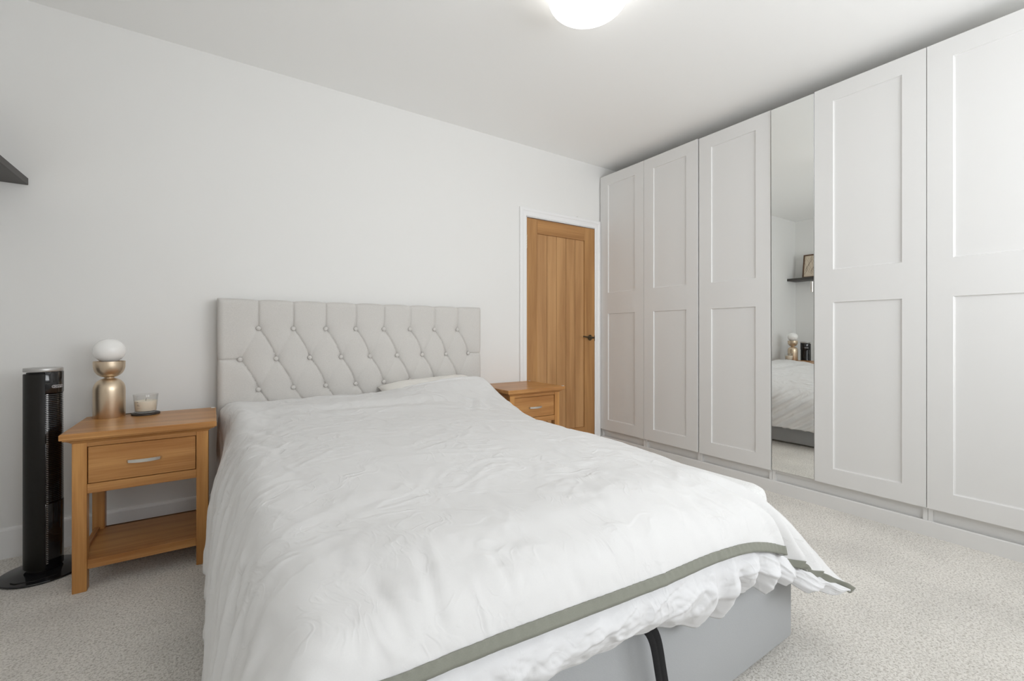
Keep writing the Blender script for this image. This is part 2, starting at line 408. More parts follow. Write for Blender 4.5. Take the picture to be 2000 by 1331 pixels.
def make_door(parent, y_hi, y_lo, hinge='hi', swing=0.0, dz=0, mat=M_ward):
    """a door between y_lo and y_hi (world); hinged on one side, swung out by 'swing' degrees"""
    wd = y_hi-y_lo-.003; ht = ZT-ZB
    bm = shaker(wd, ht, [(.094, wd-.094, a, b) for a, b in OPZ])
    o = obj('door', bm, mat, parent)
    if hinge == 'hi':
        for v in o.data.vertices: v.co.y -= wd
        o.location = (XD, y_hi-.0015, ZB+dz); o.rotation_euler = (0, 0, math.radians(-swing))
    else:
        o.location = (XD, y_lo+.0015, ZB+dz); o.rotation_euler = (0, 0, math.radians(swing))
    return o
def carcass(y_hi, y_lo, label, shelves=()):
    t = thing('wardrobe', label, 'wardrobe', (0, 0, 0), 'tall white wardrobe units along the right wall')
    x0, x1 = XD+.021, XR-.004; y_hi -= .0008; y_lo += .0008; z1 = 2.425; z0 = .128
    bm = BM(); box(bm, x0, x1, y_hi-.018, y_hi, 0, z1); obj('side_panel', bm, M_ward, t)
    bm = BM(); box(bm, x0, x1, y_lo, y_lo+.018, 0, z1); obj('side_panel', bm, M_ward, t)
    bm = BM(); box(bm, x0, x1, y_lo+.018, y_hi-.018, z1-.018, z1); obj('top_panel', bm, M_carc, t)
    bm = BM(); box(bm, x0, x1, y_lo+.018, y_hi-.018, z0, z0+.018); obj('bottom_panel', bm, M_carc, t)
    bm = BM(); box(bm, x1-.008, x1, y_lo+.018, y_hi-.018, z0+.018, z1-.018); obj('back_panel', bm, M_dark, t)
    bm = BM(); box(bm, x0+.015, x0+.031, y_lo+.018, y_hi-.018, 0, z0); obj('plinth', bm, M_ward, t)
    for z in shelves:
        bm = BM(); box(bm, x0+.03, x1-.01, y_lo+.018, y_hi-.018, z, z+.018); obj('shelf', bm, M_carc, t)
    return t
YW = [2.927, 2.431, 1.934, 1.4275, 1.1805, .6835, .185]
wa = carcass(YW[0], YW[1], 'white wardrobe with one panelled door, right beside the oak door', (2.06,))
make_door(wa, YW[0], YW[1])
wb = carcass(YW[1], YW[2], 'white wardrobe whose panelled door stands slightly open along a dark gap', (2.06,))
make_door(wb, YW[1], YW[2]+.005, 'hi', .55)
wc = carcass(YW[2], YW[3], 'white wardrobe with one panelled door just left of the mirror', (2.04, 1.08))
make_door(wc, YW[2]-.003, YW[3], 'lo', .0, -.003)
for z in (.20, .36, .53, .70, .86):
    bm = BM(); box(bm, XD+.07, XR-.05, YW[3]+.03, YW[2]-.03, z, z+.11, .002, 1); obj('drawer', bm, M_drawgrey, wc)
wd_ = carcass(YW[3], YW[5], 'white wardrobe with a narrow mirror door and a panelled door beside it', (2.06,))
# narrow mirror door, set a touch lower than its neighbours and not quite in plane
mp_ = bpy.data.objects.new('mirror_door', None); COL.objects.link(mp_); mp_.parent = wd_
mw = YW[3]-YW[4]-.006
mp_.location = (XD+.004, YW[3]-.004, ZB+.003); mp_.rotation_euler = (0, math.radians(-.30), math.radians(.26))
bm = BM(); box(bm, .0042, .018, -mw, 0, 0, ZT-ZB-.010, .001, 1); obj('backing', bm, M_ward, mp_)
bm = BM(); box(bm, 0, .004, -mw+.0012, -.0012, .0012, ZT-ZB-.0112); obj('mirror', bm, M_mirror, mp_)
bm = BM(); hz0 = 1.108
box(bm, -.012, -.0002, -mw+.001, -mw+.007, hz0, hz0+.062, .0015, 1); box(bm, -.014, -.010, -mw+.001, -mw+.013, hz0, hz0+.062, .001, 1)
obj('edge_handle', bm, M_chrome, mp_)
make_door(wd_, YW[4]+.001, YW[5])
we = carcass(YW[5], YW[6], 'white wardrobe with one panelled door, nearest to the camera at the right edge', (2.06,))
make_door(we, YW[5], YW[6])
bm = BM()
prof = [(2.952, 0), (2.952, .072), (2.955, .076), (2.962, .076), (2.962, 0)]
loft(bm, [[(x, y, z) for x, z in prof] for y in (YW[0], YW[6])]); struct('baseboard_right', bm, M_ward)

# ------------------------------------------------------------------ ceiling light
t = thing('ceiling_light', 'glowing round opal glass dome lamp on the ceiling', 'ceiling light', (1.33, 1.395, H))
bm = BM(); lathe(bm, [(.06, -.022), (.065, -.018), (.065, 0)], n=40); obj('ceiling_plate', bm, M_trim, t, True)
bm = BM()
pr = [(.06, -.012)]+[(.06+.105*math.sin(a), -.085+.073*math.cos(a)) if False else (.168*math.cos(a), -.094+.070*math.sin(a)) for a in [math.radians(d) for d in range(66, -91, -6)]]
pr[-1] = (.001, pr[-1][1]); lathe(bm, pr, n=56); obj('shade', bm, M_lit, t, True, 80)

# ------------------------------------------------------------------ wall shelf (left) and framed print
bm = BM(); box(bm, XL+.001, -.700, 1.75, YB-.002, 1.690, 1.722, .0015, 1)
tag(obj('wall_shelf', bm, M_shelf), 'dark floating shelf high on the left wall', 'shelf')
fr = thing('picture_frame', 'framed line drawing leaning on the dark shelf, seen in the mirror', 'picture frame', (-.775, 2.655, 1.7225))
fr.rotation_euler = (0, math.radians(-9), math.radians(0))
bm = BM(); fw, fh = .25, .32
for a in ((-fw/2, -fw/2+.016, 0, fh), (fw/2-.016, fw/2, 0, fh), (-fw/2+.016, fw/2-.016, 0, .016), (-fw/2+.016, fw/2-.016, fh-.016, fh)):
    box(bm, -.02, 0, a[0], a[1], a[2], a[3], .001, 1)
obj('frame', bm, M_frame, fr)
bm = BM(); box(bm, -.014, -.010, -fw/2+.014, fw/2-.014, .014, fh-.014); pp = obj('print', bm, M_paper, fr)
bm = BM()
for k in range(16):
    y0 = -.09+.012*k; z0 = .05+.01*(k % 5); pts = []
    for s in range(9):
        pts.append((-.0092, y0+.018*math.sin(s*.8+k), z0+s*.026))
    tube(bm, pts, .0009, 5)
obj('line_drawing', bm, M_ink, pp)

# ------------------------------------------------------------------ nightstands (local origin: x centre 0, front at y 0)
def rect_ring(x0, x1, y0, y1, z): return [(x0, y0, z), (x1, y0, z), (x1, y1, z), (x0, y1, z)]
def make_nightstand(loc, label):
    t = thing('nightstand', label, 'nightstand', loc, 'oak nightstands either side of the bed')
    hw, d = .2175, .395                       # half body width, body depth
    bm = BM(); rings = []
    for o_, z in ((0, .583), (.003, .586), (.006, .590), (.013, .594), (.0205, .5975), (.0205, .601), (.0255, .6015), (.0275, .604), (.0275, .622), (.0245, .6255)):
        rings.append(rect_ring(-hw-o_*1.12, hw+o_*1.12, -o_, d+min(o_, .02), z))
    loft(bm, rings); obj('top', bm, M_oakx, t)
    lg = .043
    for sx in (-1, 1):
        for yy in (0, d-lg):
            x0, x1 = (-hw, -hw+lg) if sx < 0 else (hw-lg, hw)
            bm = BM(); box(bm, x0, x1, yy, yy+lg, 0, .583, .0025, 2)
            obj('leg', bm, M_oakz, t)
    bm = BM(); box(bm, -hw+lg, hw-lg, .004, .024, .566, .583); obj('top_rail', bm, M_oakx, t)
    bm = BM(); box(bm, -hw+lg, hw-lg, .004, .024, .381, .418, .001, 1); obj('apron', bm, M_oakx, t)
    for sx in (-1, 1):
        a = sx*(hw-.006); bm = BM(); box(bm, min(a, a-sx*.014), max(a, a-sx*.014), lg, d-lg, .381, .583); obj('side_panel', bm, M_oaky, t)
    bm = BM(); box(bm, -hw+lg, hw-lg, d-.016, d-.006, .381, .583); obj('back_panel', bm, M_oakx, t)
    bm = BM(); box(bm, -hw+.02, hw-.02, .024, d-.016, .386, .392); obj('drawer_floor', bm, M_oaky, t)
    bm = BM(); box(bm, -hw+lg+.0025, hw-lg-.0025, .0055, .023, .4205, .5635, .0012, 1); dr = obj('drawer', bm, M_oakx, t)
    # bowed flat bar handle
    bm = BM(); rings = []; n = 18
    for i in range(n+1):
        s = i/n*2-1; x = .058*s; out = -.0055-.0195*(1-s*s)**.75 if abs(s) < 1 else .0055
        wv = .0052+.0015*(1-s*s)
        rings.append([(x, out+.0055, .490-wv), (x, out+.0055, .490+wv), (x, out+.0088, .490+wv), (x, out+.0088, .490-wv)])
    loft(bm, rings); obj('handle', bm, M_chrome, dr, True, 30)
    # lower shelf with rails
    bm = BM(); box(bm, -hw+lg*.5, hw-lg*.5, .012, d-.012, .108, .119); obj('shelf', bm, M_oakx, t)
    bm = BM(); box(bm, -hw+lg, hw-lg, .006, .024, .084, .120, .0012, 1); obj('shelf_rail', bm, M_oakx, t)
    for sx in (-1, 1):
        a = sx*(hw-.008); bm = BM(); box(bm, min(a, a-sx*.018), max(a, a-sx*.018), lg, d-lg, .084, .131, .0012, 1); obj('shelf_rail', bm, M_oaky, t)
    bm = BM(); box(bm, -hw+lg, hw-lg, d-.024, d-.008, .084, .119); obj('shelf_rail', bm, M_oakx, t)
    return t
n1 = make_nightstand((-.2325, 2.372, 0), 'oak nightstand left of the bed, holding the brass lamp and candle')
n2 = make_nightstand((1.8875, 2.508, 0), 'oak nightstand right of the bed, in front of the oak door, nothing on it')
def corner_guard(ns, x, y, sx, sy):
    bm = BM(); box(bm, min(x, x-sx*.016), max(x, x-sx*.016), min(y, y-sy*.016), max(y, y-sy*.016), .6258, .6285, .001, 1)
    obj('corner_guard', bm, M_guard, ns)
corner_guard(n2, .244, -.024, 1, -1); corner_guard(n2, .244, .41, 1, 1); corner_guard(n1, .243, .40, 1, 1)

# ------------------------------------------------------------------ table lamp
NT = .6257
t = thing('table_lamp', 'brass dome table lamp with frosted globe on the left nightstand', 'table lamp', (-.393, 2.735, NT))
bm = BM(); r = .057
pr = [(.0, 0), (r-.001, 0), (r, .002), (r, .122)]+[(r*math.cos(a)**.82, .122+.058*math.sin(a)**.90) for a in [math.radians(d) for d in range(6, 88, 6)]]+[(.006, .180)]
lathe(bm, pr[1:], n=64); obj('base', bm, M_brass, t, True, 60)
bm = BM()
lathe(bm, [(.016, .1775), (.0175, .179), (.0175, .1815), (.016, .183)], n=32)
obj('neck', bm, M_brass, t, True)
bm = BM()
pr = [(.012, .1815)]+[(.0565*math.sin(a)**.78, .240-.0585*math.cos(a)**.92) for a in [math.radians(d) for d in range(18, 91, 6)]]+[(.0565, .256), (.0553, .256), (.0553, .240)]
pr += [(.0553*math.sin(a), .240-.0535*math.cos(a)) for a in [math.radians(d) for d in range(84, 11, -6)]]
lathe(bm, pr, n=64); obj('cup', bm, M_brass, t, True, 60)
bm = BM(); lathe(bm, [(max(.0005, .0585*math.cos(a)), .304+.0555*math.sin(a)) for a in [math.radians(d) for d in range(-78, 91, 6)]], n=56)
obj('globe_shade', bm, M_opal, t, True, 80)
bm = BM(); tube(bm, [(.050, .02, .004), (.066, .024, .004), (.078, .03, .004), (.084, .048, .003)], .0022, 8); obj('cord', bm, M_bronze, t, True)

# ------------------------------------------------------------------ candle on coaster
bm = BM(); lathe(bm, [(.0525, 0), (.054, .0015), (.054, .0075), (.0525, .009)], (-.262, 2.725, NT), 48)
tag(obj('coaster', bm, M_coaster, None, True), 'dark round coaster under the glass candle', 'coaster')
t = thing('candle', 'cream candle in a clear glass tumbler on the dark coaster', 'candle', (-.262, 2.725, NT+.0092))
bm = BM()
pr = [(.0365, 0), (.0385, .001), (.0405, .004), (.0475, .086), (.0472, .0868), (.0462, .086), (.0395, .011), (.037, .0085), (.001, .008)]
R = lathe(bm, pr, n=56); obj('glass_tumbler', bm, M_glass, t, True, 50)
bm = BM(); lathe(bm, [(.0365, .0088), (.0387, .0108), (.0428, .056), (.042, .0565), (.02, .0545), (.001, .054)], n=48); obj('wax', bm, M_wax, t, True, 50)
bm = BM(); tube(bm, [(0, 0, .054), (.0005, 0, .060), (.002, 0, .066)], .001, 6); obj('wick', bm, M_ink, t)
bm = BM()
def on_glass(ang, z, off=.0006):
    r_ = .0405+(.0475-.0405)*(z-.004)/.082+off
    return (r_*math.cos(ang), r_*math.sin(ang), z)
for (a0, a1, z, hh) in ((-131, -121, .052, .0022), (-131, -119, .040, .0018), (-131, -113, .036, .0018), (-129, -110, .026, .0007)):
    k = 8 if hh > .001 else 1
    for i in range(k):
        b0 = math.radians(a0+(a1-a0)*i/k); b1 = math.radians(a0+(a1-a0)*(i+.7)/k) if k > 1 else math.radians(a1)
        P = [on_glass(b0, z), on_glass(b1, z), on_glass(b1, z+hh), on_glass(b0, z+hh)]
        bm.faces.new([bm.verts.new(p) for p in P])
obj('printed_label', bm, M_ink, t)

# ------------------------------------------------------------------ tower fan
FX, FY = -.592, 2.668
t = thing('tower_fan', 'tall black tower fan standing on the carpet left of the nightstand', 'fan', (FX, FY, 0))
bm = BM(); lathe(bm, [(.120, 0), (.134, .002), (.136, .006), (.134, .010), (.08, .019), (.060, .022)], n=72)
o = obj('base', bm, M_base, t, True, 50); o.scale = (1.0, .98, 1)
bm = BM(); lathe(bm, [(.050, .020), (.050, .845)], n=48); obj('core', bm, M_blkmat, t, True)
SEAM = math.radians(-73)          # seam between the smooth side and the grille
g0, g1 = SEAM, math.radians(42)
bm = BM(); lathe(bm, [(.050, .034), (.0585, .034), (.0595, .036), (.0595, .838), (.0585, .840), (.050, .840)], n=40, a0=math.radians(-215), a1=SEAM)
obj('side_shell', bm, M_blkmat, t, True, 50)
bm = BM(); lathe(bm, [(.050, .760), (.0605, .760), (.0615, .762), (.0615, .846), (.0605, .848), (.050, .848)], n=40, a0=g0, a1=g1)
obj('front_panel', bm, M_blkgl, t, True, 50)
bm = BM(); lathe(bm, [(.050, .030), (.0605, .030), (.0615, .032), (.0615, .298), (.0605, .300), (.050, .300)], n=40, a0=g0, a1=g1)
obj('lower_panel', bm, M_blkgl, t, True, 50)
bm = BM(); prf = [(.050, .3005)]; z = .3015
while z < .754:
    prf += [(.0570, z), (.0605, z+.0012), (.0608, z+.0026), (.0575, z+.0046)]; z += .0078
prf += [(.050, .7595)]
lathe(bm, prf, n=28, a0=g0, a1=g1); obj('front_grille', bm, M_blkgl, t, False)
bm = BM(); prf = [(.050, .20)]; z = .2
while z < .795:
    prf += [(.0560, z), (.0605, z+.0012), (.0608, z+.0026), (.0565, z+.0046)]; z += .0078
prf += [(.050, .80)]
lathe(bm, prf, n=20, a0=math.radians(92), a1=math.radians(144)); obj('rear_grille', bm, M_blkmat, t, False)
bm = BM()
for k in range(96):                     # comb of slots down the seam, rib highlights painted in as silver
    z = .052+k*.0078
    if z > .757: break
    a = SEAM+math.radians(3.0); b = SEAM+math.radians(8.5)
    P = [(.0617*math.cos(x), .0617*math.sin(x), zz) for x, zz in ((a, z), (b, z), (b, z+.0026), (a, z+.0026))]
    bm.faces.new([bm.verts.new(p) for p in P])
obj('seam_slot_glints', bm, M_silver, t)
bm = BM(); lathe(bm, [(.040, .848), (.0590, .849), (.0600, .850), (.0600, .8625), (.0585, .8645), (.001, .8655)], n=56); obj('top_cap', bm, M_silver, t, True, 50)
bm = BM()
for (x, y, a) in ((.062, -.062, 0),):
    tube(bm, [(-.075, -.085, .0155), (-.060, -.1, .0145), (.0, -.112, .013), (.06, -.09, .0135)], .0016, 6)
obj('cord', bm, M_blkmat, t, True)
# maker's badge, wrapped round the front panel
def wrap_badge(pts2):
    out = []
    for x, z in pts2:
        a = BA+x/.0620; out.append((.0622*math.cos(a), .0622*math.sin(a), BZ+z))
    return out
BA, BZ = math.radians(-33), .787
bm = BM()
def pill(w_, h_, n=10):
    P = []
    for s, c0 in ((1, w_/2-h_/2), (-1, -(w_/2-h_/2))):
        for i in range(n+1):
            a = math.radians(-90+180*i/n)
            P.append((c0+s*h_/2*math.cos(a), s*h_/2*math.sin(a)))
        if s == 1:
            for i in range(1, 12): P.append((c0-2*c0*i/12, h_/2))
        else:
            for i in range(1, 12): P.append((c0-2*c0*i/12, -h_/2))
    return P
Po, Pi = pill(.046, .0115), pill(.0438, .0093)
for ring in range(len(Po)):
    j = (ring+1) % len(Po)
    bm.faces.new([bm.verts.new(p) for p in wrap_badge([Po[ring], Po[j], Pi[j], Pi[ring]])])
bd = obj('badge_outline', bm, M_logo, t)
def text_mesh(body, size):
    c = bpy.data.curves.new('tmp_text', 'FONT'); c.body = body; c.size = size; c.align_x = 'CENTER'; c.align_y = 'CENTER'; c.fill_mode = 'FRONT'
    o = bpy.data.objects.new('tmp_text', c); COL.objects.link(o)
    bpy.context.view_layer.update()
    me = bpy.data.meshes.new_from_object(o.evaluated_get(bpy.context.evaluated_depsgraph_get()))
    bpy.data.objects.remove(o); return me
me = text_mesh("De'Longhi", .0088)
for v in me.vertices:
    v.co = Vector(wrap_badge([(v.co.x, v.co.y)])[0])
me.materials.clear(); me.materials.append(M_logo); me.name = 'badge_lettering'
o = bpy.data.objects.new('badge_lettering', me); COL.objects.link(o); o.parent = t

# ------------------------------------------------------------------ bed: base, headboard, mattress
bed = thing('bed', 'grey upholstered double bed with a buttoned headboard', 'bed', (0, 0, 0))
bm = BM(); box(bm, .030, 1.584, .700, 2.812, .012, .335, .012, 3); obj('base', bm, M_bedb, bed, True, 35)
BXC, PX = .8215, .1745
rows = [(1.038, 8), (.868, 9), (.700, 8)]
btn = []
for z, n in rows:
    for i in range(n): btn.append((BXC+(i-(n-1)/2)*PX, z))
HX0, HX1, HZ0, HZ1, HYF, HYB = .022, 1.624, .03, 1.198, 2.805, 2.915
creaseB, creaseF = [], []      # strong "\" pleats and faint "/" pleats
rowx = {z: [b[0] for b in btn if b[1] == z] for z, _ in rows}
def near(zt, x): return any(abs(x-q) < .01 for q in rowx.get(zt, []))
zs_ = [r_[0] for r_ in rows]+[.532]
rowx[.532] = [BXC+(i-4)*PX for i in range(9)]
for za, zb in zip(zs_, zs_[1:]):
    for x in rowx[za]:
        if near(zb, x+PX/2): creaseB.append((x, za, x+PX/2, zb))
        if near(zb, x-PX/2): creaseF.append((x, za, x-PX/2, zb))
seams = [(x, 1.038, x, 1.26) for x in rowx[1.038]]
seams += [(rowx[.868][0], .868, HX0-.05, .868), (rowx[.868][-1], .868, HX1+.05, .868)]
def segd(x, z, s):
    ax, az, bx, bz = s; dx, dz = bx-ax, bz-az; L2 = dx*dx+dz*dz
    t_ = max(0, min(1, ((x-ax)*dx+(z-az)*dz)/L2)); px, pz = ax+dx*t_, az+dz*t_
    sgn = 1 if (dx*(z-az)-dz*(x-ax)) > 0 else -1
    return math.hypot(x-px, z-pz), t_, sgn
def puff(x, z):
    d = 0.0
    if z < .50: return 0
    for bx, bz in btn:
        r_ = math.hypot(x-bx, z-bz)
        if r_ < .16: d += .020*math.exp(-(r_/.030)**1.2)
    m = 0
    for s in creaseB:
        if abs((s[0]+s[2])/2-x) > .16 or abs((s[1]+s[3])/2-z) > .18: continue
        s2 = s
        # bow the pleat a little as pulled cloth does
        mid = 4*max(0, min(1, (s[1]-z)/(s[1]-s[3])))*(1-max(0, min(1, (s[1]-z)/(s[1]-s[3]))))
        dd, t_, sg = segd(x-.010*mid, z, s)
        m = max(m, .0085*math.exp(-(dd/.0042)**1.1)+(.0085*math.exp(-dd/.022) if sg > 0 else .0045*math.exp(-dd/.018)))
    for s in creaseF:
        if abs((s[0]+s[2])/2-x) > .16 or abs((s[1]+s[3])/2-z) > .18: continue
        dd, t_, sg = segd(x, z, s)
        k = abs(t_-.5)*2
        m = max(m, (.004+.005*k)*math.exp(-dd/.016))
    for s in seams:
        dd, t_, sg = segd(x, z, s)
        m = max(m, .0075*math.exp(-(dd/.0035)**1.2)+.006*math.exp(-dd/.020))
    return d+m
bm = BM(); NX, NZ = 440, 200
zl = [HZ0+(.52-HZ0)*i/6 for i in range(6)]+[.52+(HZ1-.52)*i/NZ for i in range(NZ+1)]
xl = [HX0+(HX1-HX0)*i/NX for i in range(NX+1)]
grid = []
for z in zl:
    row = []
    for x in xl:
        ex = min(x-HX0, HX1-x); ez = HZ1-z; R_ = .030
        fx = 1-math.sqrt(max(0, 1-(1-min(1, ex/R_))**2)); fz = 1-math.sqrt(max(0, 1-(1-min(1, ez/R_))**2))
        edge = min(1, math.hypot(fx, fz))
        y = HYF+R_*edge*.95
        top_dip = .0
        if ez < .05:
            dm = min(abs(x-s) for s in rowx[1.038]); top_dip = .007*math.exp(-dm/.022)*(1-ez/.05)
        side_dip = 0
        if ex < .04: side_dip = .004*math.exp(-abs(z-.868)/.03)*(1-ex/.04)*(1 if x < 1 else -1)
        row.append(bm.verts.new((x+side_dip, y+puff(x, z)*(1-.6*edge), z-top_dip)))
    grid.append(row)
for a, b in zip(grid, grid[1:]):
    for i in range(NX): bm.faces.new((a[i], a[i+1], b[i+1], b[i]))
# sides, top and back
def skirt(vs):
    back = [bm.verts.new((v.co.x, HYB, v.co.z)) for v in vs]
    for i in range(len(vs)-1): bm.faces.new((vs[i], vs[i+1], back[i+1], back[i]))
    return back
skirt(grid[-1]); skirt([r_[0] for r_ in grid]); skirt([r_[-1] for r_ in grid]); skirt(grid[0])
bm.faces.new([bm.verts.new(p) for p in ((HX0, HYB, HZ0), (HX1, HYB, HZ0), (HX1, HYB, HZ1), (HX0, HYB, HZ1))])
hb = obj('headboard', bm, M_head, bed, True, 60)
bm = BM(); lathe(bm, [(.0035, 0), (.0110, .0005), (.0125, .003), (.0118, .0065), (.008, .0095), (.0005, .0108)], n=20)
b0 = obj('button', bm, M_head, hb, True, 80)
for v in b0.data.vertices: v.co = Vector((v.co.x, -v.co.z, v.co.y))
for i, (x, z) in enumerate(btn):
    b = b0 if i == 0 else b0.copy()
    if i: COL.objects.link(b); b.parent = hb
    b.location = (x, HYF+.018, z)
for x in (.2, 1.4):
    bm = BM(); box(bm, x, x+.07, 2.812, 2.84, .05, .30); obj('headboard_strut', bm, M_dark, bed)
bm = BM(); box(bm, .06, 1.525, .735, 2.790, .336, .512, .045, 5)
tag(obj('mattress', bm, M_matt, None, True, 50), 'mattress lying on the grey bed base under the duvet', 'mattress')

# lifting strap hanging at the foot of the base
bm = BM(); path = [(.756, .700, .376), (.770, .672, .376), (.792, .652, .368), (.815, .645, .340), (.828, .645, .295), (.838, .646, .25), (.851, .648, .205), (.864, .652, .155), (.874, .658, .105), (.880, .668, .06), (.882, .680, .03)]
rings = []
for i, p in enumerate(path):
    p = Vector(p); tg = (Vector(path[min(i+1, len(path)-1)])-Vector(path[max(i-1, 0)])).normalized()
    u = Vector((0, -1, 0)).cross(tg).normalized(); u = (u+Vector((0, -.25, 0))).normalized(); nv = tg.cross(u).normalized()
    if nv.y > 0: nv = -nv
    hwid = .0165
    rings.append([p-u*hwid-nv*.0012, p-u*.004-nv*.0005, p-nv*.0016, p+u*.004-nv*.0005, p+u*hwid-nv*.0012, p+u*hwid+nv*.0012, p+u*.004+nv*.0025, p+nv*.0008, p-u*.004+nv*.0025, p-u*hwid+nv*.0012])
loft(bm, rings); st_ = obj('lifting_strap', bm, M_strap, bed, True, 40)
ms = st_.modifiers.new('sub', 'SUBSURF'); ms.levels = 2; ms.render_levels = 2

# ------------------------------------------------------------------ pillow
t_ = bmesh.new(); n = 48
g = []
PWX, PWY = .315, .235
for side in (1, -1):
    gg = []
    for j in range(n+1):
        r_ = []
        for i in range(n+1):
            u, v = i/n*2-1, j/n*2-1
            pin = .022*(1-abs(u)**3)*0+1
            x = PWX*u*(1-.05*(1-v*v)) ; y = PWY*v*(1-.07*(1-u*u))
            hgt = .072*((1-u**4)*(1-v**4))**.55+.004
            wr = .006*noise.noise(Vector((u*4, v*5, side*3)))*(1-u**8)*(1-v**8)
            r_.append(t_.verts.new((x, y, side*(hgt*(1 if side > 0 else .6))+wr)))
        gg.append(r_)
    g.append(gg)
    for a, b in zip(gg, gg[1:]):
        for i in range(n): t_.faces.new((a[i], a[i+1], b[i+1], b[i]))
def rim(k):
    gg = g[k]; return gg[0][:-1]+[r_[-1] for r_ in gg[:-1]]+gg[-1][:0:-1]+[r_[0] for r_ in gg[:0:-1]]
ra, rb = rim(0), rim(1)
for i in range(len(ra)):
    j = (i+1) % len(ra); t_.faces.new((ra[i], ra[j], rb[j], rb[i]))
pl = obj('pillow', t_, M_pillow, None, True, 80)
pl.location = (1.178, 2.568, .611); pl.rotation_euler = (math.radians(19), math.radians(-3), math.radians(-1))
tag(pl, 'cream pillow peeking out from under the duvet against the headboard', 'pillow')

# ------------------------------------------------------------------ duvet
# control net: rows from the foot to the head, 15 points across from the left hem to the right hem
MID = [(-.010, .15), (-.003, .26), (.012, .38), (.040, .485), (.088, .574), (.22, .608), (.5, .617), (.8, .617), (1.1, .606), (1.30, .578), (1.45, .54), (1.56, .49), (1.64, .41), (1.68, .29), (1.70, .165)]
R0 = [(-.030, .605, .15), (-.024, .603, .26), (-.010, .600, .37), (.022, .600, .455), (.10, .61, .499), (.25, .62, .497), (.5, .62, .483), (.8, .62, .463), (1.05, .62, .452), (1.20, .62, .430), (1.31, .622, .395), (1.395, .64, .352), (1.475, .612, .305), (1.565, .580, .262), (1.655, .552, .214)]
R1 = [(-.022, .66, .15), (-.016, .66, .26), (.000, .655, .38), (.032, .652, .480), (.095, .652, .540), (.22, .652, .548), (.5, .652, .541), (.8, .652, .530), (1.06, .65, .508), (1.22, .65, .492), (1.34, .655, .455), (1.43, .662, .408), (1.525, .655, .362), (1.605, .645, .305), (1.675, .630, .225)]
R2 = [(-.014, .78, .15), (-.008, .78, .26), (.008, .78, .38), (.038, .78, .485), (.096, .775, .562), (.25, .765, .590), (.5, .76, .592), (.8, .76, .590), (1.08, .76, .572), (1.26, .76, .545), (1.385, .76, .512), (1.49, .76, .468), (1.585, .76, .412), (1.655, .75, .325), (1.695, .74, .20)]
R2b = [(MID[j][0] if j < 9 else MID[j][0]-.02, 1.0, MID[j][1]-(.012 if 3 < j < 12 else 0)+(.02 if j == 14 else 0)) for j in range(15)]
def row(y, dz=0, dx=0, f=None):
    out = []
    for j, (x, z) in enumerate(MID):
        p = [x, y, z+(dz if 2 < j < 12 else dz*.4)]
        if j < 3: p[0] += dx
        if f: f(j, p)
        out.append(tuple(p))
    return out
def f22(j, p):
    if j in (9, 10, 11): p[0] += .03; p[2] += .004
    if j in (12, 13, 14): p[0] += .01
def f245(j, p):
    if 4 <= j <= 7: p[2] += .030
    if j == 8: p[2] += .050
    if j == 9: p[0] += .03; p[2] += .075
    if j == 10: p[0] += .05; p[2] += .085
    if j == 11: p[0] += .04; p[2] += .06
    if j >= 12: p[0] = (1.60, 1.63, 1.640)[j-12]
    if j < 3: p[0] += .034
    if j == 3: p[0] += .006; p[2] += .02
    if j == 4: p[2] += .02
def f262(j, p):
    if j < 3: p[0] = (.030, .031, .030)[j]
    if j == 3: p[2] += .075; p[0] = .030
    if j == 4: p[0] -= .02; p[2] += .036
    if 4 <= j <= 7: p[2] += .036
    if j == 8: p[2] += .090; p[1] -= .04
    if j == 9: p[0] += .04; p[2] += .130; p[1] -= .05
    if j == 10: p[0] += .06; p[2] += .150; p[1] -= .05
    if j == 11: p[0] += .02; p[2] += .12; p[1] -= .04
    if j >= 10: p[0] = (1.51, 1.565, 1.59, 1.605, 1.612)[j-10]
    if j >= 12: p[1] -= .03
def f276(j, p):
    if j < 3: p[0] = (.030, .031, .030)[j]
    if j == 3: p[2] += .105; p[0] = .030
    if j == 4: p[0] -= .03; p[2] += .028
    if 4 <= j <= 7: p[2] += .020
    if j == 7: p[1] -= .04
    if j == 8: p[2] += .085; p[1] -= .14
    if j == 9: p[0] += .04; p[2] += .135; p[1] -= .14
    if j == 10: p[0] += .06; p[2] += .155; p[1] -= .13
    if j == 11: p[0] += .02; p[2] += .13; p[1] -= .11
    if j >= 10: p[0] = (1.50, 1.555, 1.58, 1.595, 1.60)[j-10]
    if j >= 12: p[1] -= .06
def f278(j, p):
    f276(j, p); p[2] -= .03 if j > 3 else .0
    p[1] += .008
NET = [R0, R1, R2, R2b, row(1.35), row(1.75), row(2.15, .004, 0, f22), row(2.42, 0, 0, f245), row(2.60, 0, 0, f262), row(2.745, 0, 0, f276), row(2.765, 0, 0, f278)]
TROW = [0, .05, .16, .36, .70, 1.10, 1.50, 1.77, 1.95, 2.09, 2.13]   # path parameter of the rows
TCOL = [0, .09, .19, .29, .38, .53, .78, 1.08, 1.38, 1.59, 1.74, 1.86, 1.97, 2.09, 2.21]
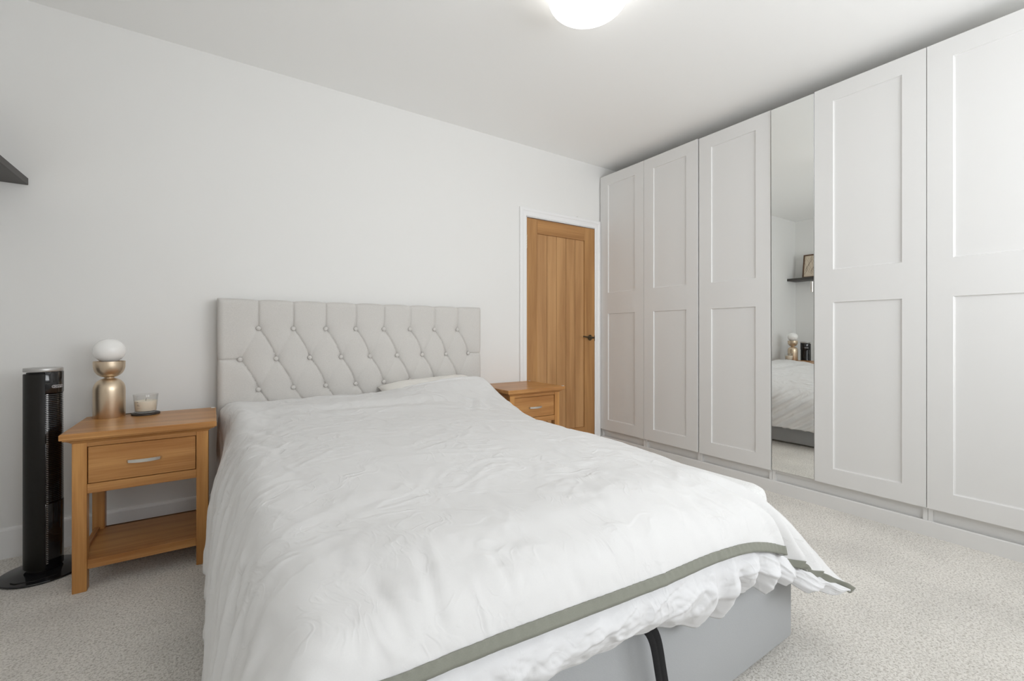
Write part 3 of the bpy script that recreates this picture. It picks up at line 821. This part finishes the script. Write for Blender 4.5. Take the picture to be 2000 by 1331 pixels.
def hermite(ts, ps, t):
    n = len(ts)
    if t <= ts[0]: i = 0
    elif t >= ts[-1]: i = n-2
    else:
        i = 0
        while ts[i+1] < t: i += 1
    h = ts[i+1]-ts[i]; s = (t-ts[i])/h
    def m(k):
        if k == 0: return (ps[1]-ps[0])/(ts[1]-ts[0])
        if k == n-1: return (ps[-1]-ps[-2])/(ts[-1]-ts[-2])
        d0 = (ps[k]-ps[k-1])/(ts[k]-ts[k-1]); d1 = (ps[k+1]-ps[k])/(ts[k+1]-ts[k])
        h0 = ts[k]-ts[k-1]; h1 = ts[k+1]-ts[k]
        return (d0*h1+d1*h0)/(h0+h1)
    s2, s3 = s*s, s*s*s
    return ps[i]*(2*s3-3*s2+1)+m(i)*(h*(s3-2*s2+s))+ps[i+1]*(3*s2-2*s3)+m(i+1)*(h*(s3-s2))
NETV = [[Vector(p) for p in r_] for r_ in NET]
NA, NB = 300, 300
def col_param(i):
    return TCOL[-1]*i/NA
def row_param(j):
    s = j/NB; return TROW[-1]*(s**1.25)
colsamp = []
for i in range(NA+1):
    a = col_param(i); colsamp.append([hermite(TCOL, r_, a) for r_ in NETV])
base_pts = [[hermite(TROW, colsamp[i], row_param(j)) for i in range(NA+1)] for j in range(NB+1)]
def rn(v, o=3):
    s, a = 0, 1
    for k in range(o):
        s += a*(1-abs(noise.noise(v))*2.4); v = v*2.03; a *= .5
    return s/1.8
# creases in plan: (x0,y0,x1,y1,width,depth)
FOLDS = [(1.25, .86, 1.405, .640, .024, .030), (1.20, 1.05, 1.30, .68, .022, .010), (1.37, .82, 1.50, .62, .018, .020), (1.10, .90, 1.16, .68, .020, .005),
         (.95, .92, 1.0, .68, .016, .004), (.33, .82, .30, .66, .010, .003), (.22, .80, .24, .66, .010, .003), (.45, .76, .44, .66, .008, .002),
         (1.25, 2.05, 1.42, 2.42, .03, .007), (1.12, 2.05, 1.30, 2.35, .02, .005), (.20, 2.35, 1.2, 2.28, .05, .010), (.12, 2.62, .8, 2.58, .03, .006),
         (.10, 2.50, .28, 2.20, .02, .006), (.09, 2.25, .22, 1.95, .02, .006), (.10, 2.0, .2, 1.72, .015, .004)]
def wrinkle(p, a, b):
    x, y, z = p
    h = 0.0
    top = smooth01(.50, .58, z)
    # soft quilted swells
    h += .0032*noise.noise(Vector((x*3.2, y*2.6, 1.7)))*top
    # fine crumples of unironed cotton
    q = Vector((x*3.0+.6*noise.noise(Vector((x*4, y*4, 0))), y*3.4+.6*noise.noise(Vector((x*4, y*4, 9))), z*3))
    c = rn(q*1.9)
    h += .0060*max(0, c-.30)
    q2 = Vector((x*11+y*4, y*5-x*2, z*5)); h += .0026*rn(q2, 2)
    # folds running down the two long sides
    rs = smooth01(.53, .35, z)*smooth01(1.35, 1.55, x)*smooth01(.75, 1.25, y)
    if rs > 0:
        ph = (y*1.0-(.6-z)*1.25)*2*math.pi/.155+1.3*noise.noise(Vector((y*3, z*3, 4)))
        h += rs*(.011*math.sin(ph)+.006*math.sin(ph*2.1+1)+.004*noise.noise(Vector((y*14, z*9, 2))))
    ls = smooth01(.585, .40, z)*smooth01(.3, .06, x)
    if ls > 0:
        ph = (y*1.0+(.6-z)*1.1)*2*math.pi/.20+1.5*noise.noise(Vector((y*3, z*3, 14)))
        h += ls*(.007*math.sin(ph)+.004*math.sin(ph*2.3+1)+.005*noise.noise(Vector((y*14, z*9, 22))))
    # gathers near the foot edge
    fe = smooth01(.85, .64, y)*smooth01(.02, .12, b)
    h += fe*(.0035*math.sin(x*62+3*noise.noise(Vector((x*5, y*6, 3))))*(.35+.65*smooth01(.9, 1.25, x)*smooth01(1.56, 1.42, x)))
    # random strong crumple streaks near the left shoulder
    la = smooth01(.42, .12, x)*smooth01(1.0, 1.6, y)
    if la > 0: h += la*.0055*max(0, rn(Vector((x*9-y*5, y*6+x*5, 3)), 2)-.3)
    for (x0, y0, x1, y1, w_, d_) in FOLDS:
        dx, dy = x1-x0, y1-y0; L2 = dx*dx+dy*dy; t0 = ((x-x0)*dx+(y-y0)*dy)/L2
        if -.15 < t0 < 1.15:
            tt = max(0, min(1, t0)); dd = math.hypot(x-x0-dx*tt, y-y0-dy*tt)
            if dd < w_*4:
                fade = math.sin(math.pi*(tt*.55+.05 if y1 < .67 else tt*.8+.1))
                h += -d_*fade*math.exp(-(dd/w_)**2)+.5*d_*fade*math.exp(-((dd-2*w_)/w_)**2)
    return h
bm = BM(); VV = []
for j in range(NB+1):
    rowv = []
    for i in range(NA+1):
        p = base_pts[j][i]
        du = base_pts[j][min(i+1, NA)]-base_pts[j][max(i-1, 0)]; dv = base_pts[min(j+1, NB)][i]-base_pts[max(j-1, 0)][i]
        nrm = du.cross(dv)
        if nrm.length < 1e-9: nrm = Vector((0, 0, 1))
        nrm.normalize()
        rowv.append(p+nrm*wrinkle(p, i/NA, j/NB))
    VV.append(rowv)
verts = [[bm.verts.new(p) for p in r_] for r_ in VV]
for a, b in zip(verts, verts[1:]):
    for i in range(NA): bm.faces.new((a[i], a[i+1], b[i+1], b[i]))
me = bpy.data.meshes.new('duvet'); bm.to_mesh(me); bm.free(); me.materials.append(M_duvet)
me.polygons.foreach_set('use_smooth', [True]*len(me.polygons))
duvet = bpy.data.objects.new('duvet', me); COL.objects.link(duvet)
so = duvet.modifiers.new('thick', 'SOLIDIFY'); so.thickness = .010; so.offset = -1
tag(duvet, 'rumpled white duvet spread over the whole bed', 'duvet')

# sage trim sewn along the foot edge of the duvet (follows the cloth)
def band_pts(i):
    lo = VV[0][i]
    # walk up the cloth by the trim's width
    acc, out = 0, [lo]; wtot = .021*(1-.65*smooth01(1.34, 1.41, lo.x))
    for j in range(1, NB):
        d = (VV[j][i]-VV[j-1][i]).length
        if acc+d > wtot:
            out.append(VV[j-1][i].lerp(VV[j][i], (wtot-acc)/d)); break
        acc += d; out.append(VV[j][i])
    res = []
    K = 6
    L = [0]
    for p, q in zip(out, out[1:]): L.append(L[-1]+(q-p).length)
    for k in range(K+1):
        s = L[-1]*k/K; m = 0
        while m < len(L)-2 and L[m+1] < s: m += 1
        f = (s-L[m])/max(1e-9, L[m+1]-L[m]); res.append(out[m].lerp(out[m+1], f))
    return res
bm = BM(); BP = [band_pts(i) for i in range(0, NA+1)]
outer, inner = [], []
for i in range(NA+1):
    i0, i1 = max(0, i-1), min(NA, i+1)
    ro, ri = [], []
    for k in range(7):
        du = BP[i1][k]-BP[i0][k]; dv = BP[i][min(6, k+1)]-BP[i][max(0, k-1)]
        nn = du.cross(dv); nn = nn.normalized() if nn.length > 1e-9 else Vector((0, -1, 0))
        x = BP[i][k].x
        pk = .0020*math.sin(x*300+2*noise.noise(Vector((x*20, k*.3, 0))))*(k/6.)
        out_p = BP[i][k]+nn*(.0030+pk)-(Vector((0, 0, .003)) if k == 0 else Vector())
        e = BP[i][0]; tw = smooth01(1.385, 1.415, e.x)
        if tw > 0:      # past the corner fold the strip rolls under the hem and shows its shaded side
            wob = math.sin(e.x*95)*.5+.5
            und = e+Vector((-.0035*k/6*3, .0010*k-.002+.005*wob*k/6, .005-.0036*k*(1-.45*wob)))
            out_p = out_p.lerp(und, tw)
        ro.append(bm.verts.new(out_p))
    outer.append(ro)
for a, b in zip(outer, outer[1:]):
    for k in range(6): bm.faces.new((a[k], b[k], b[k+1], a[k+1]))
me = bpy.data.meshes.new('sage_trim'); bm.to_mesh(me); bm.free(); me.materials.append(M_sage)
me.polygons.foreach_set('use_smooth', [True]*len(me.polygons))
tr = bpy.data.objects.new('sage_trim', me); COL.objects.link(tr); tr.parent = duvet; tr['label'] = 'sage green edging strip'
so = tr.modifiers.new('thick', 'SOLIDIFY'); so.thickness = .0022; so.offset = 0

# lower layer of the duvet hanging below the trim
HEM = [(-.02, .655, .355), (.20, .655, .375), (.495, .66, .365), (.64, .66, .358), (.777, .66, .352), (.88, .66, .328), (.965, .66, .300), (1.05, .66, .283), (1.12, .66, .305), (1.208, .66, .323), (1.255, .655, .300), (1.309, .65, .278), (1.36, .645, .288), (1.40, .64, .274), (1.46, .62, .245), (1.52, .60, .223), (1.575, .58, .217), (1.622, .552, .212)]
TOPL = [(-.02, .640, .49), (.25, .640, .497), (.5, .640, .484), (.8, .640, .465), (1.05, .640, .454), (1.20, .640, .432), (1.31, .64, .398), (1.40, .650, .352), (1.475, .622, .305), (1.55, .590, .262), (1.618, .553, .226)]
def poly(L, x):
    ts = [p[0] for p in L]
    return Vector((x, hermite(ts, [p[1] for p in L], x), hermite(ts, [p[2] for p in L], x)))
bm = BM(); NU, NW = 420, 36; G = []
for i in range(NU+1):
    x = -.02+(1.62+.02)*i/NU
    a = poly(TOPL, x); b = poly(HEM, x)
    col = []
    ruf = smooth01(.9, 1.15, x)
    for k in range(NW+1):
        s = k/NW; p = a.lerp(b, s)
        bulge = math.sin(math.pi*min(1, s*1.05))**.8
        size = min(1, (a.z-b.z)/.10)
        y = p.y-.026*bulge*size-.012*s*(1-ruf)*size
        fold = math.sin(x*2*math.pi/(.098)+1.8*noise.noise(Vector((x*6, s*1.2, 5)))+s*1.5)
        y += -(.004+.020*ruf)*fold*s**.7*size
        cr = rn(Vector((x*9+2*s, s*2.2, 2.5)), 3)
        y += -.006*cr*bulge*size+.002*noise.noise(Vector((x*30, s*5, 1)))*bulge*size
        y += -.007*max(0, 1-5*abs(noise.noise(Vector((x*8+s*1.5, s*2-x*3, 8)))))*bulge*size+.002*max(0, 1-6*abs(noise.noise(Vector((x*24-s*3, s*4+x*6, 18)))))*bulge*size
        z = p.z+(.004*noise.noise(Vector((x*16, 0, 7)))-.007*ruf*fold)*s
        if k == NW: y += .004
        col.append(bm.verts.new((p.x+.006*noise.noise(Vector((x*12, s*3, 3)))*bulge, y, z)))
    G.append(col)
for a, b in zip(G, G[1:]):
    for k in range(NW): bm.faces.new((a[k], b[k], b[k+1], a[k+1]))
me = bpy.data.meshes.new('under_layer'); bm.to_mesh(me); bm.free(); me.materials.append(M_flap)
me.polygons.foreach_set('use_smooth', [True]*len(me.polygons))
fl = bpy.data.objects.new('under_layer', me); COL.objects.link(fl); fl.parent = duvet; fl['label'] = 'crumpled white lower layer below the sage edging'
so = fl.modifiers.new('thick', 'SOLIDIFY'); so.thickness = .004; so.offset = 1
